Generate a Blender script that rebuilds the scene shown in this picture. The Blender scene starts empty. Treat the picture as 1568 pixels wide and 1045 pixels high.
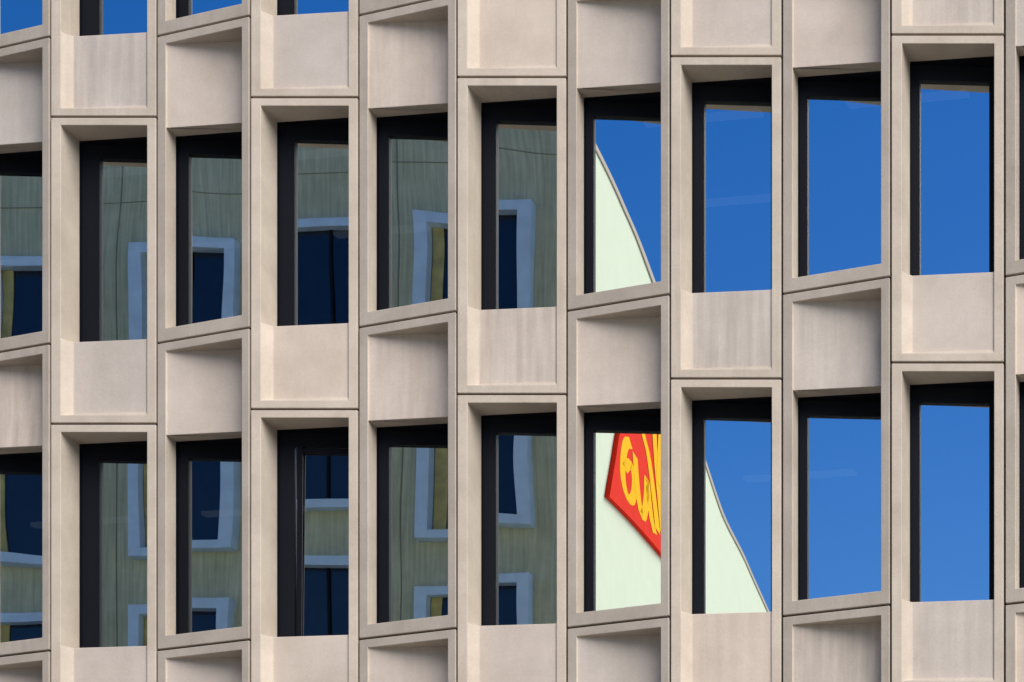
import bpy, bmesh, math, random
from mathutils import Vector
random.seed(4)
scene=bpy.context.scene
S=3.6; WA=1.2525; WB=1.3187; MOD=WA+WB; STEP=0.461
X0=-16.57; Y0=28.95; SL=-STEP/MOD
BETA=math.radians(3.4)
EYE=1.6
# ---------------------------------------------------------------- materials
def mat(name):
    m=bpy.data.materials.new(name); m.use_nodes=True
    nt=m.node_tree; b=nt.nodes['Principled BSDF']
    return m,nt,b
def N(nt,t,**k):
    n=nt.nodes.new(t)
    for a,v in k.items(): setattr(n,a,v)
    return n
def concrete(name,c1,c2,streak=0.0,rough=0.75,tint=(0.9,0.8,0.75),grain=.05,sx=11,spots=0.):
    m,nt,b=mat(name); L=nt.links
    tc=N(nt,'ShaderNodeTexCoord'); oi=N(nt,'ShaderNodeObjectInfo')
    add=N(nt,'ShaderNodeVectorMath',operation='ADD')
    comb=N(nt,'ShaderNodeCombineXYZ')
    mul=N(nt,'ShaderNodeMath',operation='MULTIPLY'); mul.inputs[1].default_value=57.0
    L.new(oi.outputs['Random'],mul.inputs[0]); 
    for i in range(3): L.new(mul.outputs[0],comb.inputs[i])
    L.new(tc.outputs['Object'],add.inputs[0]); L.new(comb.outputs[0],add.inputs[1])
    n1=N(nt,'ShaderNodeTexNoise'); n1.inputs['Scale'].default_value=1.7; n1.inputs['Detail'].default_value=8; n1.inputs['Roughness'].default_value=.66
    L.new(add.outputs[0],n1.inputs['Vector'])
    mp=N(nt,'ShaderNodeMapping'); mp.inputs['Scale'].default_value=(sx,sx,0.5)
    L.new(add.outputs[0],mp.inputs['Vector'])
    n2=N(nt,'ShaderNodeTexNoise'); n2.inputs['Scale'].default_value=1.5; n2.inputs['Detail'].default_value=5
    L.new(mp.outputs[0],n2.inputs['Vector'])
    n3=N(nt,'ShaderNodeTexNoise'); n3.inputs['Scale'].default_value=45; n3.inputs['Detail'].default_value=4; n3.inputs['Roughness'].default_value=.7
    L.new(add.outputs[0],n3.inputs['Vector'])
    r=N(nt,'ShaderNodeValToRGB'); r.color_ramp.elements[0].position=.3; r.color_ramp.elements[1].position=.7
    r.color_ramp.elements[0].color=(*c1,1); r.color_ramp.elements[1].color=(*c2,1)
    L.new(n1.outputs['Fac'],r.inputs[0])
    wn=N(nt,'ShaderNodeTexWhiteNoise',noise_dimensions='1D'); L.new(mul.outputs[0],wn.inputs['W'])
    sep=N(nt,'ShaderNodeSeparateColor'); L.new(wn.outputs['Color'],sep.inputs[0])
    sq=N(nt,'ShaderNodeMath',operation='POWER'); L.new(sep.outputs[1],sq.inputs[0]); sq.inputs[1].default_value=2.0
    mr=N(nt,'ShaderNodeMapRange'); mr.inputs[1].default_value=.3; mr.inputs[2].default_value=.7; mr.inputs[3].default_value=-streak; mr.inputs[4].default_value=streak*.5
    L.new(n2.outputs['Fac'],mr.inputs[0])
    ms=N(nt,'ShaderNodeMath',operation='MULTIPLY_ADD'); L.new(mr.outputs[0],ms.inputs[0]); L.new(sq.outputs[0],ms.inputs[1]); ms.inputs[2].default_value=1
    mr3=N(nt,'ShaderNodeMapRange'); mr3.inputs[1].default_value=.3; mr3.inputs[2].default_value=.7; mr3.inputs[3].default_value=1-grain; mr3.inputs[4].default_value=1+grain*.7
    L.new(n3.outputs['Fac'],mr3.inputs[0])
    mt=N(nt,'ShaderNodeMix',data_type='RGBA'); mt.inputs[6].default_value=(1,1,1,1); mt.inputs[7].default_value=(*tint,1)
    L.new(wn.outputs['Value'],mt.inputs[0])
    vm=N(nt,'ShaderNodeVectorMath',operation='SCALE'); L.new(r.outputs[0],vm.inputs[0]); L.new(ms.outputs[0],vm.inputs['Scale'])
    vm2=N(nt,'ShaderNodeVectorMath',operation='SCALE'); L.new(vm.outputs[0],vm2.inputs[0]); L.new(mr3.outputs[0],vm2.inputs['Scale'])
    vm3=N(nt,'ShaderNodeVectorMath',operation='MULTIPLY'); L.new(vm2.outputs[0],vm3.inputs[0]); L.new(mt.outputs[2],vm3.inputs[1])
    L.new(vm3.outputs[0],b.inputs['Base Color'])
    b.inputs['Roughness'].default_value=rough; b.inputs['Specular IOR Level'].default_value=.25
    bp=N(nt,'ShaderNodeBump'); bp.inputs['Strength'].default_value=.3; bp.inputs['Distance'].default_value=.005
    L.new(n3.outputs['Fac'],bp.inputs['Height']); L.new(bp.outputs[0],b.inputs['Normal'])
    return m
M_frame=concrete('precast_frame',(.47,.395,.315),(.60,.515,.42),.08,tint=(.93,.93,.93),grain=.07)
M_infill=concrete('precast_infill',(.555,.455,.365),(.67,.555,.455),.16,tint=(.86,.91,.97),grain=.06,sx=8)
def plain(name,c,rough=.5,metal=0,spec=.5,noise=0,emit=0):
    m,nt,b=mat(name)
    b.inputs['Roughness'].default_value=rough
    b.inputs['Metallic'].default_value=metal; b.inputs['Specular IOR Level'].default_value=spec
    tc=N(nt,'ShaderNodeTexCoord'); n=N(nt,'ShaderNodeTexNoise'); n.inputs['Scale'].default_value=3; n.inputs['Detail'].default_value=5
    nt.links.new(tc.outputs['Object'],n.inputs['Vector'])
    mr=N(nt,'ShaderNodeMapRange'); mr.inputs[1].default_value=.3; mr.inputs[2].default_value=.7; mr.inputs[3].default_value=1-noise-.05; mr.inputs[4].default_value=1+noise
    nt.links.new(n.outputs['Fac'],mr.inputs[0])
    vm=N(nt,'ShaderNodeVectorMath',operation='SCALE'); vm.inputs[0].default_value=c
    nt.links.new(mr.outputs[0],vm.inputs['Scale']); nt.links.new(vm.outputs[0],b.inputs['Base Color'])
    if emit: b.inputs['Emission Color'].default_value=(.9,.95,1,1); b.inputs['Emission Strength'].default_value=emit
    return m
M_dark=plain('anodised_dark_frame',(.005,.006,.010),.6,spec=.12)
M_seal=plain('joint_sealant',(.028,.023,.02),.9)
M_in=plain('interior_dark',(.10,.10,.10),.9)
M_lum=plain('ceiling_luminaire',(.8,.8,.8),.6,emit=.25)
def glassmat():
    m,nt,b=mat('coated_glass'); L=nt.links
    b.inputs['Base Color'].default_value=(.92,.97,.93,1); b.inputs['Metallic'].default_value=1; b.inputs['Roughness'].default_value=.0
    tc=N(nt,'ShaderNodeTexCoord'); oi=N(nt,'ShaderNodeObjectInfo')
    mul=N(nt,'ShaderNodeMath',operation='MULTIPLY'); mul.inputs[1].default_value=83.0
    L.new(oi.outputs['Random'],mul.inputs[0])
    comb=N(nt,'ShaderNodeCombineXYZ')
    for i in range(3): L.new(mul.outputs[0],comb.inputs[i])
    add=N(nt,'ShaderNodeVectorMath',operation='ADD'); L.new(tc.outputs['Object'],add.inputs[0]); L.new(comb.outputs[0],add.inputs[1])
    n=N(nt,'ShaderNodeTexNoise'); n.inputs['Scale'].default_value=.75; n.inputs['Detail'].default_value=0
    L.new(add.outputs[0],n.inputs['Vector'])
    bp=N(nt,'ShaderNodeBump'); bp.inputs['Strength'].default_value=1; bp.inputs['Distance'].default_value=.0028
    L.new(n.outputs['Fac'],bp.inputs['Height']); L.new(bp.outputs[0],b.inputs['Normal'])
    tr=N(nt,'ShaderNodeBsdfTransparent'); tr.inputs[0].default_value=(.8,.9,1,1)
    mx=N(nt,'ShaderNodeMixShader'); mx.inputs[0].default_value=.07
    L.new(b.outputs[0],mx.inputs[1]); L.new(tr.outputs[0],mx.inputs[2]); L.new(mx.outputs[0],nt.nodes['Material Output'].inputs[0])
    return m
M_glass=glassmat()
# ---------------------------------------------------------------- helpers
def new_obj(name,me,parent=None,loc=(0,0,0)):
    o=bpy.data.objects.new(name,me); scene.collection.objects.link(o); o.location=loc
    if parent: o.parent=parent
    return o
class MB:
    def __init__(s): s.v=[]; s.f=[]; s.m=[]
    def quad(s,pts,m=0):
        i=len(s.v); s.v+= [tuple(p) for p in pts]; s.f.append(list(range(i,i+len(pts)))); s.m.append(m)
    def box(s,p0,ax,ay,az,m=0):
        p0=Vector(p0);ax=Vector(ax);ay=Vector(ay);az=Vector(az)
        c=[p0,p0+ax,p0+ax+ay,p0+ay]; t=[p+az for p in c]
        s.quad(c[::-1],m); s.quad(t,m)
        for i in range(4):
            j=(i+1)%4; s.quad([c[i],c[j],t[j],t[i]],m)
    def mesh(s,name,mats,weld=True):
        me=bpy.data.meshes.new(name); me.from_pydata(s.v,[],s.f)
        for m in mats: me.materials.append(m)
        for p,mi in zip(me.polygons,s.m): p.material_index=mi
        if weld:
            bm=bmesh.new(); bm.from_mesh(me); bmesh.ops.remove_doubles(bm,verts=bm.verts,dist=1e-4)
            bm.to_mesh(me); bm.free()
        me.update(); return me
def bevelled(me,w):
    o=new_obj('tmp',me); md=o.modifiers.new('b','BEVEL'); md.width=w; md.segments=2; md.limit_method='ANGLE'; md.angle_limit=math.radians(18)
    dg=bpy.context.evaluated_depsgraph_get()
    m2=bpy.data.meshes.new_from_object(o.evaluated_get(dg),preserve_all_data_layers=True,depsgraph=dg)
    bpy.data.objects.remove(o); return m2
g=.012
tb=math.tan(BETA)
def unit(kind,fl,panel=None):
    b=MB(); W=WA if kind=='A' else WB
    fs=0. if kind=='A' else -STEP/WB
    if kind=='A': rg=lambda a:.49+tb*a; rb=lambda a:.41-.13*a
    else: rg=lambda a:.29+(tb-fs)*a; rb=lambda a:.20+.20*a
    P=lambda a,r,z:(a,fs*a+r,z)
    def q(m,*p): b.quad([P(*x) for x in p],m)
    if kind=='A': L,R,zb,zs,zt=.125,WA-.115,.10,1.0,S-.10
    else: L,R,zb,zs,zt=.13,WB-.115,.16,2.51,S-.11
    zl=[g,zb,zs,zt,S-g]
    for z0,z1 in zip(zl,zl[1:]):
        q(0,(g,0,z0),(L,0,z0),(L,0,z1),(g,0,z1))
        q(0,(R,0,z0),(W-g,0,z0),(W-g,0,z1),(R,0,z1))
        q(0,(g,.06,z0),(g,0,z0),(g,0,z1),(g,.06,z1))
        q(0,(W-g,0,z0),(W-g,.06,z0),(W-g,.06,z1),(W-g,0,z1))
    q(0,(L,0,g),(R,0,g),(R,0,zb),(L,0,zb))
    q(0,(L,0,zt),(R,0,zt),(R,0,S-g),(L,0,S-g))
    al=[g,L,R,W-g]
    for a0,a1 in zip(al,al[1:]):
        q(0,(a0,.06,g),(a1,.06,g),(a1,0,g),(a0,0,g))
        q(0,(a0,0,S-g),(a1,0,S-g),(a1,.06,S-g),(a0,.06,S-g))
    if kind=='A':
        Ls,Rs=.215,R-.014; zc=zb+.045; rl,rr=.11,.018
        q(0,(L,0,zb),(Ls,rl,zc),(Ls,rl,zs),(L,0,zs))
        q(0,(L,0,zb),(R,0,zb),(Rs,rr,zc),(Ls,rl,zc))
        q(0,(R,0,zb),(R,0,zs),(Rs,rr,zs),(Rs,rr,zc))
        q(1,(Ls,rl,zc),(Rs,rr,zc),(Rs,rr,zs),(Ls,rl,zs))
        q(0,(L,0,zs),(Ls,rl,zs),(Rs,rr,zs),(R,0,zs),(R,rb(R),zs),(L,rb(L),zs))
        w0,w1=zs,zt
        q(0,(L,0,w1),(L,rb(L),w1),(R,rb(R),w1),(R,0,w1))
    else:
        r0=.018
        q(1,(L,r0,zs),(R,.25,zs),(R,.32,zt),(L,r0,zt))
        q(0,(L,0,zt),(L,r0,zt),(R,.32,zt),(R,0,zt))
        q(0,(R,0,zs),(R,0,zt),(R,.32,zt),(R,.25,zs))
        q(0,(L,0,zs),(L,r0,zs),(L,r0,zt),(L,0,zt))
        w0,w1=zb,zs
        q(0,(L,0,w1),(L,rb(L),w1),(R,rb(R),w1),(R,.25,w1),(L,r0,w1))
        q(0,(L,0,w0),(R,0,w0),(R,rb(R),w0),(L,rb(L),w0))
    q(0,(L,0,w0),(L,rb(L),w0),(L,rb(L),w1),(L,0,w1))
    q(0,(R,0,w0),(R,0,w1),(R,rb(R),w1),(R,rb(R),w0))
    me=panel or bevelled(b.mesh('panel_'+kind,[M_frame,M_infill]),.007)
    b=MB()
    def q(m,*p): b.quad([P(*x) for x in p],m)
    rf=lambda a: rg(a)-.045
    fr,ft,fb=(.15,.17,.06) if kind=='A' else (.12,.17,.06)
    iL,iR,i0,i1=L+fl,R-fr,w0+fb,w1-ft
    q(0,(L,rb(L),w0),(L,rf(L),w0),(L,rf(L),w1),(L,rb(L),w1))
    q(0,(R,rb(R),w0),(R,rb(R),w1),(R,rf(R),w1),(R,rf(R),w0))
    q(0,(L,rb(L),w1),(L,rf(L),w1),(R,rf(R),w1),(R,rb(R),w1))
    q(0,(L,rb(L),w0),(R,rb(R),w0),(R,rf(R),w0),(L,rf(L),w0))
    F=lambda a,z,e=0:(a,rf(a)+e,z)
    q(0,F(L,w0),F(iL,i0),F(iL,i1),F(L,w1)); q(0,F(R,w0),F(R,w1),F(iR,i1),F(iR,i0))
    q(0,F(L,w1),F(iL,i1),F(iR,i1),F(R,w1)); q(0,F(L,w0),F(R,w0),F(iR,i0),F(iL,i0))
    c=[(iL,i0),(iR,i0),(iR,i1),(iL,i1)]
    for k in range(4):
        a0,z0=c[k]; a1,z1=c[(k+1)%4]
        q(0,F(a0,z0),F(a1,z1),F(a1,z1,.08),F(a0,z0,.08))
    jr=.05
    for (a0,a1,z0,z1) in ((0,g,0,S),(W-g,W,0,S),(g,W-g,0,g),(g,W-g,S-g,S)):
        q(1,(a0,jr,z0),(a1,jr,z0),(a1,jr,z1),(a0,jr,z1))
    fm=b.mesh('window_frame_'+kind,[M_dark,M_seal])
    b=MB(); ac=(iL+iR)/2; zc=(i0+i1)/2; c0=P(ac,rg(ac),zc)
    hw=(iR-iL)/2+.012; hh=(i1-i0)/2+.012
    b.quad([(-hw,-tb*hw,-hh),(hw,tb*hw,-hh),(hw,tb*hw,hh),(-hw,-tb*hw,hh)],0)
    gm=b.mesh('glass_'+kind,[M_glass])
    return me,fm,gm,c0,(hw,hh)
office=bpy.data.objects.new('office_building',None); scene.collection.objects.link(office)
ZA=EYE+S*2.938-3*S
ZB=EYE+S*3.2-3*S
I0,I1,NR=-6,8,8
pA=pB=None; rr=random.Random(11)
PANE={('A',3,2):(0,.62),('B',2,3):(0,.20),('B',2,2):(0,0),('B',3,2):(0,.15),('A',1,2):(.72,.1)}
for i in range(I0,I1+1):
    fa=min(max(.20-.028*i,.095),.20); fb_=.11 if i<2 else .085
    UA=unit('A',fa,pA); UB=unit('B',fb_,pB); pA,pB=UA[0],UB[0]
    for k in range(NR):
        for kind,U,dx,dy,zbs in (('A',UA,0,0,ZA),('B',UB,WA,0,ZB)):
            loc=Vector((X0+i*MOD+dx,Y0-i*STEP,zbs+k*S))
            new_obj('precast_panel',U[0],office,loc); new_obj('window_frame',U[1],office,loc)
            gp=new_obj('window_glass',U[2],office,loc+Vector(U[3]))
            rx,rz=rr.uniform(-.08,.08),rr.uniform(-.10,.10)
            rx,rz=PANE.get((kind,i,k),(rx,rz))
            if kind=='A' and i==1 and k==2:
                gp.location.y-=.006
                hw,hh=U[4]; b=MB()
                t=.06
                b.box((-hw+.02,-tb*hw-.03,-hh),(t,0,0),(0,.022,0),(.035,-.012,2*hh))
                b.box((-hw+.02+t,-tb*hw-.03,hh-.09),(2*hw-.06-t,tb*2*hw,0),(0,.022,0),(0,0,.06))
                sf=new_obj('open_sash',b.mesh('sash',[M_dark],weld=False),office,gp.location)
                sf.rotation_euler=(math.radians(rx),0,0)
            gp.rotation_euler=(math.radians(rx),0,math.radians(rz))
P0=Vector((X0,Y0+.651,0)); T=Vector((MOD,-STEP,0)).normalized(); NN=Vector((-STEP,-MOD,0)).normalized()
def SW(s,w,z=0): return P0+T*s+NN*w+Vector((0,0,z))
lm=math.hypot(MOD,STEP); sa=I0*lm; sb=(I1+1)*lm
b=MB(); topz=ZA+NR*S+1.2
b.box(SW(sa,-6),T*(sb-sa),-NN*12,(0,0,topz-.02)); new_obj('building_core',b.mesh('core',[M_in]),office)
b=MB()
for e in (sa,sb-.25): b.box(SW(e,-.3),T*.25,-NN*5.69,(0,0,topz-.03))
new_obj('end_walls',b.mesh('ends',[M_frame]),office)
b=MB()
for k in range(-1,NR+1):
    b.box(SW(sa+.26,-.36,ZA+k*S+.45),T*(sb-sa-.52),-NN*5.6,(0,0,.35))
new_obj('floor_slabs',b.mesh('slabs',[M_in]),office)
b=MB()
for k in range(0,NR):
    for d in (1.3,3.4):
        s=sa+1+random.uniform(0,1)
        while s<sb-3:
            if random.random()<.5: b.box(SW(s,-d,ZA+(k+1)*S+.30),T*1.5,-NN*.12,(0,0,.05))
            s+=2.6
new_obj('ceiling_luminaires',b.mesh('lums',[M_lum]),office)
b=MB(); b.box(SW(sa,.45),T*(sb-sa),-NN*.55,(0,0,ZA-.01)); new_obj('plinth',b.mesh('plinth',[M_frame]),office)
b=MB(); b.box(SW(sa-.05,.7),T*(sb-sa+.1),-NN*6.5,(0,0,1.6)); new_obj('parapet',b.mesh('parapet',[M_frame]),office,(0,0,max(ZA,ZB)+NR*S+.02))
# ---------------------------------------------------------------- opposite building
opp=bpy.data.objects.new('corner_building',None); scene.collection.objects.link(opp)
M_green=concrete('green_ribbed_cladding',(.50,.52,.34),(.63,.64,.44),.42,rough=.9,tint=(1,1,1))
M_gj=plain('cladding_joint',(.28,.28,.20),.9)
M_cream=concrete('cream_render',(.70,.745,.57),(.74,.79,.61),.05,rough=.9,tint=(1,1,1))
M_blue=plain('pale_blue_window_surround',(.60,.79,.93),.5,noise=.05)
M_navy=plain('dark_window_glass',(.01,.018,.04),.08,noise=.1)
M_ochre=plain('ochre_curtain',(.52,.46,.18),.9,noise=.2)
M_roof=plain('roof_gravel',(.2,.2,.19),.9)
nx,ny=math.sin(BETA),-math.cos(BETA)
def mirror_dir(x,y):
    d=x*nx+y*ny; return Vector((x-2*d*nx,y-2*d*ny,0))
qx,qy=X0+2*MOD+.6,Y0-2*STEP+.5
dist=(-19.95-qx)*nx+(54.5-qy)*ny
CO=Vector((-19.95-2*dist*nx,54.5-2*dist*ny,0)); TT=mirror_dir(1,0); AW=mirror_dir(0,1); HB=30.0
def OW(s,w,z=0): return CO+TT*s+AW*w+Vector((0,0,z))
sd=Vector((-.140,1)); sd.normalize()
def SV(v,z,off=0): return OW(sd.x*v+sd.y*off, sd.y*v-sd.x*off, z)
S_END=-40; VE=60
b=MB()
foot=[OW(0,0),SV(VE,0),OW(S_END,sd.y*VE),OW(S_END,0)]
up=Vector((0,0,HB))
b.quad([foot[0],foot[1],foot[1]+up,foot[0]+up],1)
b.quad([foot[1],foot[2],foot[2]+up,foot[1]+up],1)
b.quad([foot[2],foot[3],foot[3]+up,foot[2]+up],1)
b.quad([foot[3],foot[0],foot[0]+up,foot[3]+up],0)
b.quad([p+up for p in foot],2)
new_obj('walls',b.mesh('opp_walls',[M_green,M_cream,M_roof]),opp)
b=MB(); b.box(OW(S_END,-.08,HB+.003),TT*(-S_END),AW*.4,(0,0,.25)); new_obj('coping',b.mesh('coping',[M_blue]),opp)
M_cop=plain('stone_coping',(.42,.36,.30),.8)
b=MB(); vdir=(SV(1,0)-SV(0,0)); ndir=(SV(0,0,1)-SV(0,0,0))
b.box(SV(.45,HB+.003,-.3),vdir*(VE-.5),ndir*.34,(0,0,.16)); new_obj('coping_side',b.mesh('coping2',[M_cop]),opp)
b=MB()
for z in (4.5,8.9,13.5,22.9,27.6):
    b.box(OW(S_END,-.012,z),TT*(-S_END-.02),AW*.01,(0,0,.02))
WC=[-29.2+3.63*j+19.95 for j in range(-7,3)]
for s in WC:
    b.box(OW(s-1.815,-.014,0),TT*.025,AW*.01,(0,0,HB))
new_obj('cladding_joints',b.mesh('clad_j',[M_gj]),opp)
def opp_window(sc,z0,z1,w=2.75):
    b=MB(); s0=sc-w/2; t=.27; pr=.30
    b.box(OW(s0,.05,z0),TT*t,-AW*(pr+.05),(0,0,z1-z0))
    b.box(OW(s0+w-t,.05,z0),TT*t,-AW*(pr+.05),(0,0,z1-z0))
    b.box(OW(s0+t,.05,z0),TT*(w-2*t),-AW*(pr+.04),(0,0,t*.7))
    b.box(OW(s0+t,.05,z1-t*.8),TT*(w-2*t),-AW*(pr+.04),(0,0,t*.8))
    b.box(OW(s0+t,-.02,z0+t*.7),TT*(w-2*t),AW*.01,(0,0,z1-z0-t*1.5),1)
    zm=z0+(z1-z0)*.52
    b.box(OW(s0+t+.02,-.025,z0+t*.7),TT*.25,-AW*.03,(0,0,z1-z0-t*1.52),2)
    b.box(OW(s0+w*.55,-.025,z0+t*.7),TT*.06,-AW*.04,(0,0,z1-z0-t*1.52),3)
    b.box(OW(s0+t+.3,-.025,zm),TT*(w*.55-t-.3),-AW*.04,(0,0,.07),3)
    new_obj('window',b.mesh('opp_window',[M_blue,M_navy,M_ochre,M_dark],weld=False),opp)
for j,sc in enumerate(WC):
    for z0,z1 in [(19.25,26.45),(11.0,18.15),(2.8,9.9)]: opp_window(sc,z0,z1)
# ---------------------------------------------------------------- sign on the side wall
M_red=plain('red_sign_face',(.85,.03,.012),.9,noise=.03,spec=.05); M_yel=plain('yellow_lettering',(1.0,.52,.005),.9,noise=.02,spec=.05)
sign=bpy.data.objects.new('advertising_sign',None); scene.collection.objects.link(sign)
poly=[(5.5,21.45),(7.1,24.4),(19.4,29.6),(17.5,22.8)]
b=MB(); fr=[SV(v,z,.12) for v,z in poly]; bk=[SV(v,z,.004) for v,z in poly]
b.quad(fr,0)
for i in range(4):
    j=(i+1)%4; b.quad([fr[i],bk[i],bk[j],fr[j]],0)
new_obj('sign_board',b.mesh('sign_board',[M_red]),sign)
def ribbon(pts,w,name,off):
    b=MB(); q=[Vector((v/3,z)) for v,z in pts]; Lf=[];Rt=[]
    for i,p in enumerate(q):
        d=(q[min(i+1,len(q)-1)]-q[max(i-1,0)]).normalized(); n=Vector((-d.y,d.x))
        Lf.append(p+n*w); Rt.append(p-n*w)
    for i in range(len(q)-1):
        b.quad([SV(c.x*3,c.y,off) for c in (Lf[i],Lf[i+1],Rt[i+1],Rt[i])],0)
    new_obj(name,b.mesh(name,[M_yel]),sign)
def smooth(pts,n=2):
    for _ in range(n):
        o=[pts[0]]
        for p,r in zip(pts,pts[1:]):
            o+=[(p[0]*.75+r[0]*.25,p[1]*.75+r[1]*.25),(p[0]*.25+r[0]*.75,p[1]*.25+r[1]*.75)]
        pts=o+[pts[-1]]
    return pts
strokes=[[(8.7,24.2),(7.9,24.0),(7.5,23.2),(8.1,22.75),(9.0,22.9),(9.3,23.5),(8.7,23.8),(7.9,23.4)],
 [(9.3,24.1),(9.7,23.1),(10.2,22.8),(10.8,23.3),(11.0,24.2),(11.3,23.2),(11.9,22.95)],
 [(9.6,25.2),(10.4,24.9),(11.5,24.6),(12.3,23.1)],[(11.5,26.6),(12.6,24.6),(13.0,23.2)],
 [(12.8,24.3),(13.4,26.4),(13.8,24.2),(14.0,23.4)],[(14.6,27.0),(14.9,24.8),(15.2,23.6)],[(15.8,26.8),(16.4,25.2),(16.6,23.9)]]
for k,s in enumerate(strokes):
    s=[(6.9+(v-7.5)*.92,22.85+(z-23.4)*1.18) for v,z in s]
    ribbon(smooth(s),.11,'letter_stroke',.125+.003*k)
# ---------------------------------------------------------------- ground
M_gr=plain('paved_ground',(.42,.40,.36),.9,noise=.1); M_as=plain('asphalt',(.06,.06,.06),.9,noise=.15); M_pv=plain('pavement_slabs',(.42,.39,.35),.85,noise=.1)
M_wh=plain('road_paint',(.75,.75,.72),.7)
b=MB(); b.quad([(-900,-900,0),(900,-900,0),(900,900,0),(-900,900,0)]); new_obj('ground',b.mesh('ground',[M_gr]))
b=MB(); b.quad([SW(-200,5,.004),SW(-200,19,.004),SW(200,19,.004),SW(200,5,.004)]); new_obj('road',b.mesh('road',[M_as]))
b=MB()
for k in range(-30,30): b.quad([SW(k*6,11.95,.008),SW(k*6,12.1,.008),SW(k*6+3,12.1,.008),SW(k*6+3,11.95,.008)])
new_obj('road_markings',b.mesh('road_markings',[M_wh]))
b=MB(); b.box(SW(-100,.46,.002),T*200,NN*4.5,(0,0,.13)); new_obj('pavement',b.mesh('pavement',[M_pv]))
b=MB(); b.box(SW(-22,19.02,.002),T*100,NN*4.0,(0,0,.13)); new_obj('pavement',b.mesh('pavement2',[M_pv]))
# ---------------------------------------------------------------- light
sun_dir=Vector((.68,-.73)).normalized(); el=math.radians(36)
D=Vector((sun_dir.x*math.cos(el),sun_dir.y*math.cos(el),math.sin(el)))
sl=bpy.data.lights.new('sun','SUN'); sl.energy=5.0; sl.angle=math.radians(50); sl.color=(1,.955,.885)
so=bpy.data.objects.new('sun',sl); scene.collection.objects.link(so); so.rotation_euler=D.to_track_quat('Z','Y').to_euler()
w=bpy.data.worlds.new('World'); scene.world=w; w.use_nodes=True; nt=w.node_tree
bg=nt.nodes['Background']; sky=nt.nodes.new('ShaderNodeTexSky'); sky.sky_type='NISHITA'; sky.sun_disc=False
sky.sun_elevation=el; sky.sun_rotation=math.atan2(D.x,D.y); sky.air_density=1.0; sky.dust_density=.2; sky.ozone_density=3.5
hs=nt.nodes.new('ShaderNodeHueSaturation'); hs.inputs['Saturation'].default_value=1.40; hs.inputs['Hue'].default_value=.517
nt.links.new(sky.outputs[0],hs.inputs['Color']); nt.links.new(hs.outputs[0],bg.inputs[0]); bg.inputs[1].default_value=.108
# ---------------------------------------------------------------- camera
cd=bpy.data.cameras.new('camera'); cam=bpy.data.objects.new('camera',cd); scene.collection.objects.link(cam)
cam.location=(0,0,EYE); cam.rotation_euler=(math.radians(90),0,0)
cd.sensor_width=36; cd.lens=36*3780/1568; cd.shift_x=(784-2240)/1568; cd.shift_y=(2030-522.5)/1568; cd.clip_end=3000
scene.camera=cam
scene.view_settings.view_transform='Standard'; scene.view_settings.look='None'; scene.view_settings.exposure=0
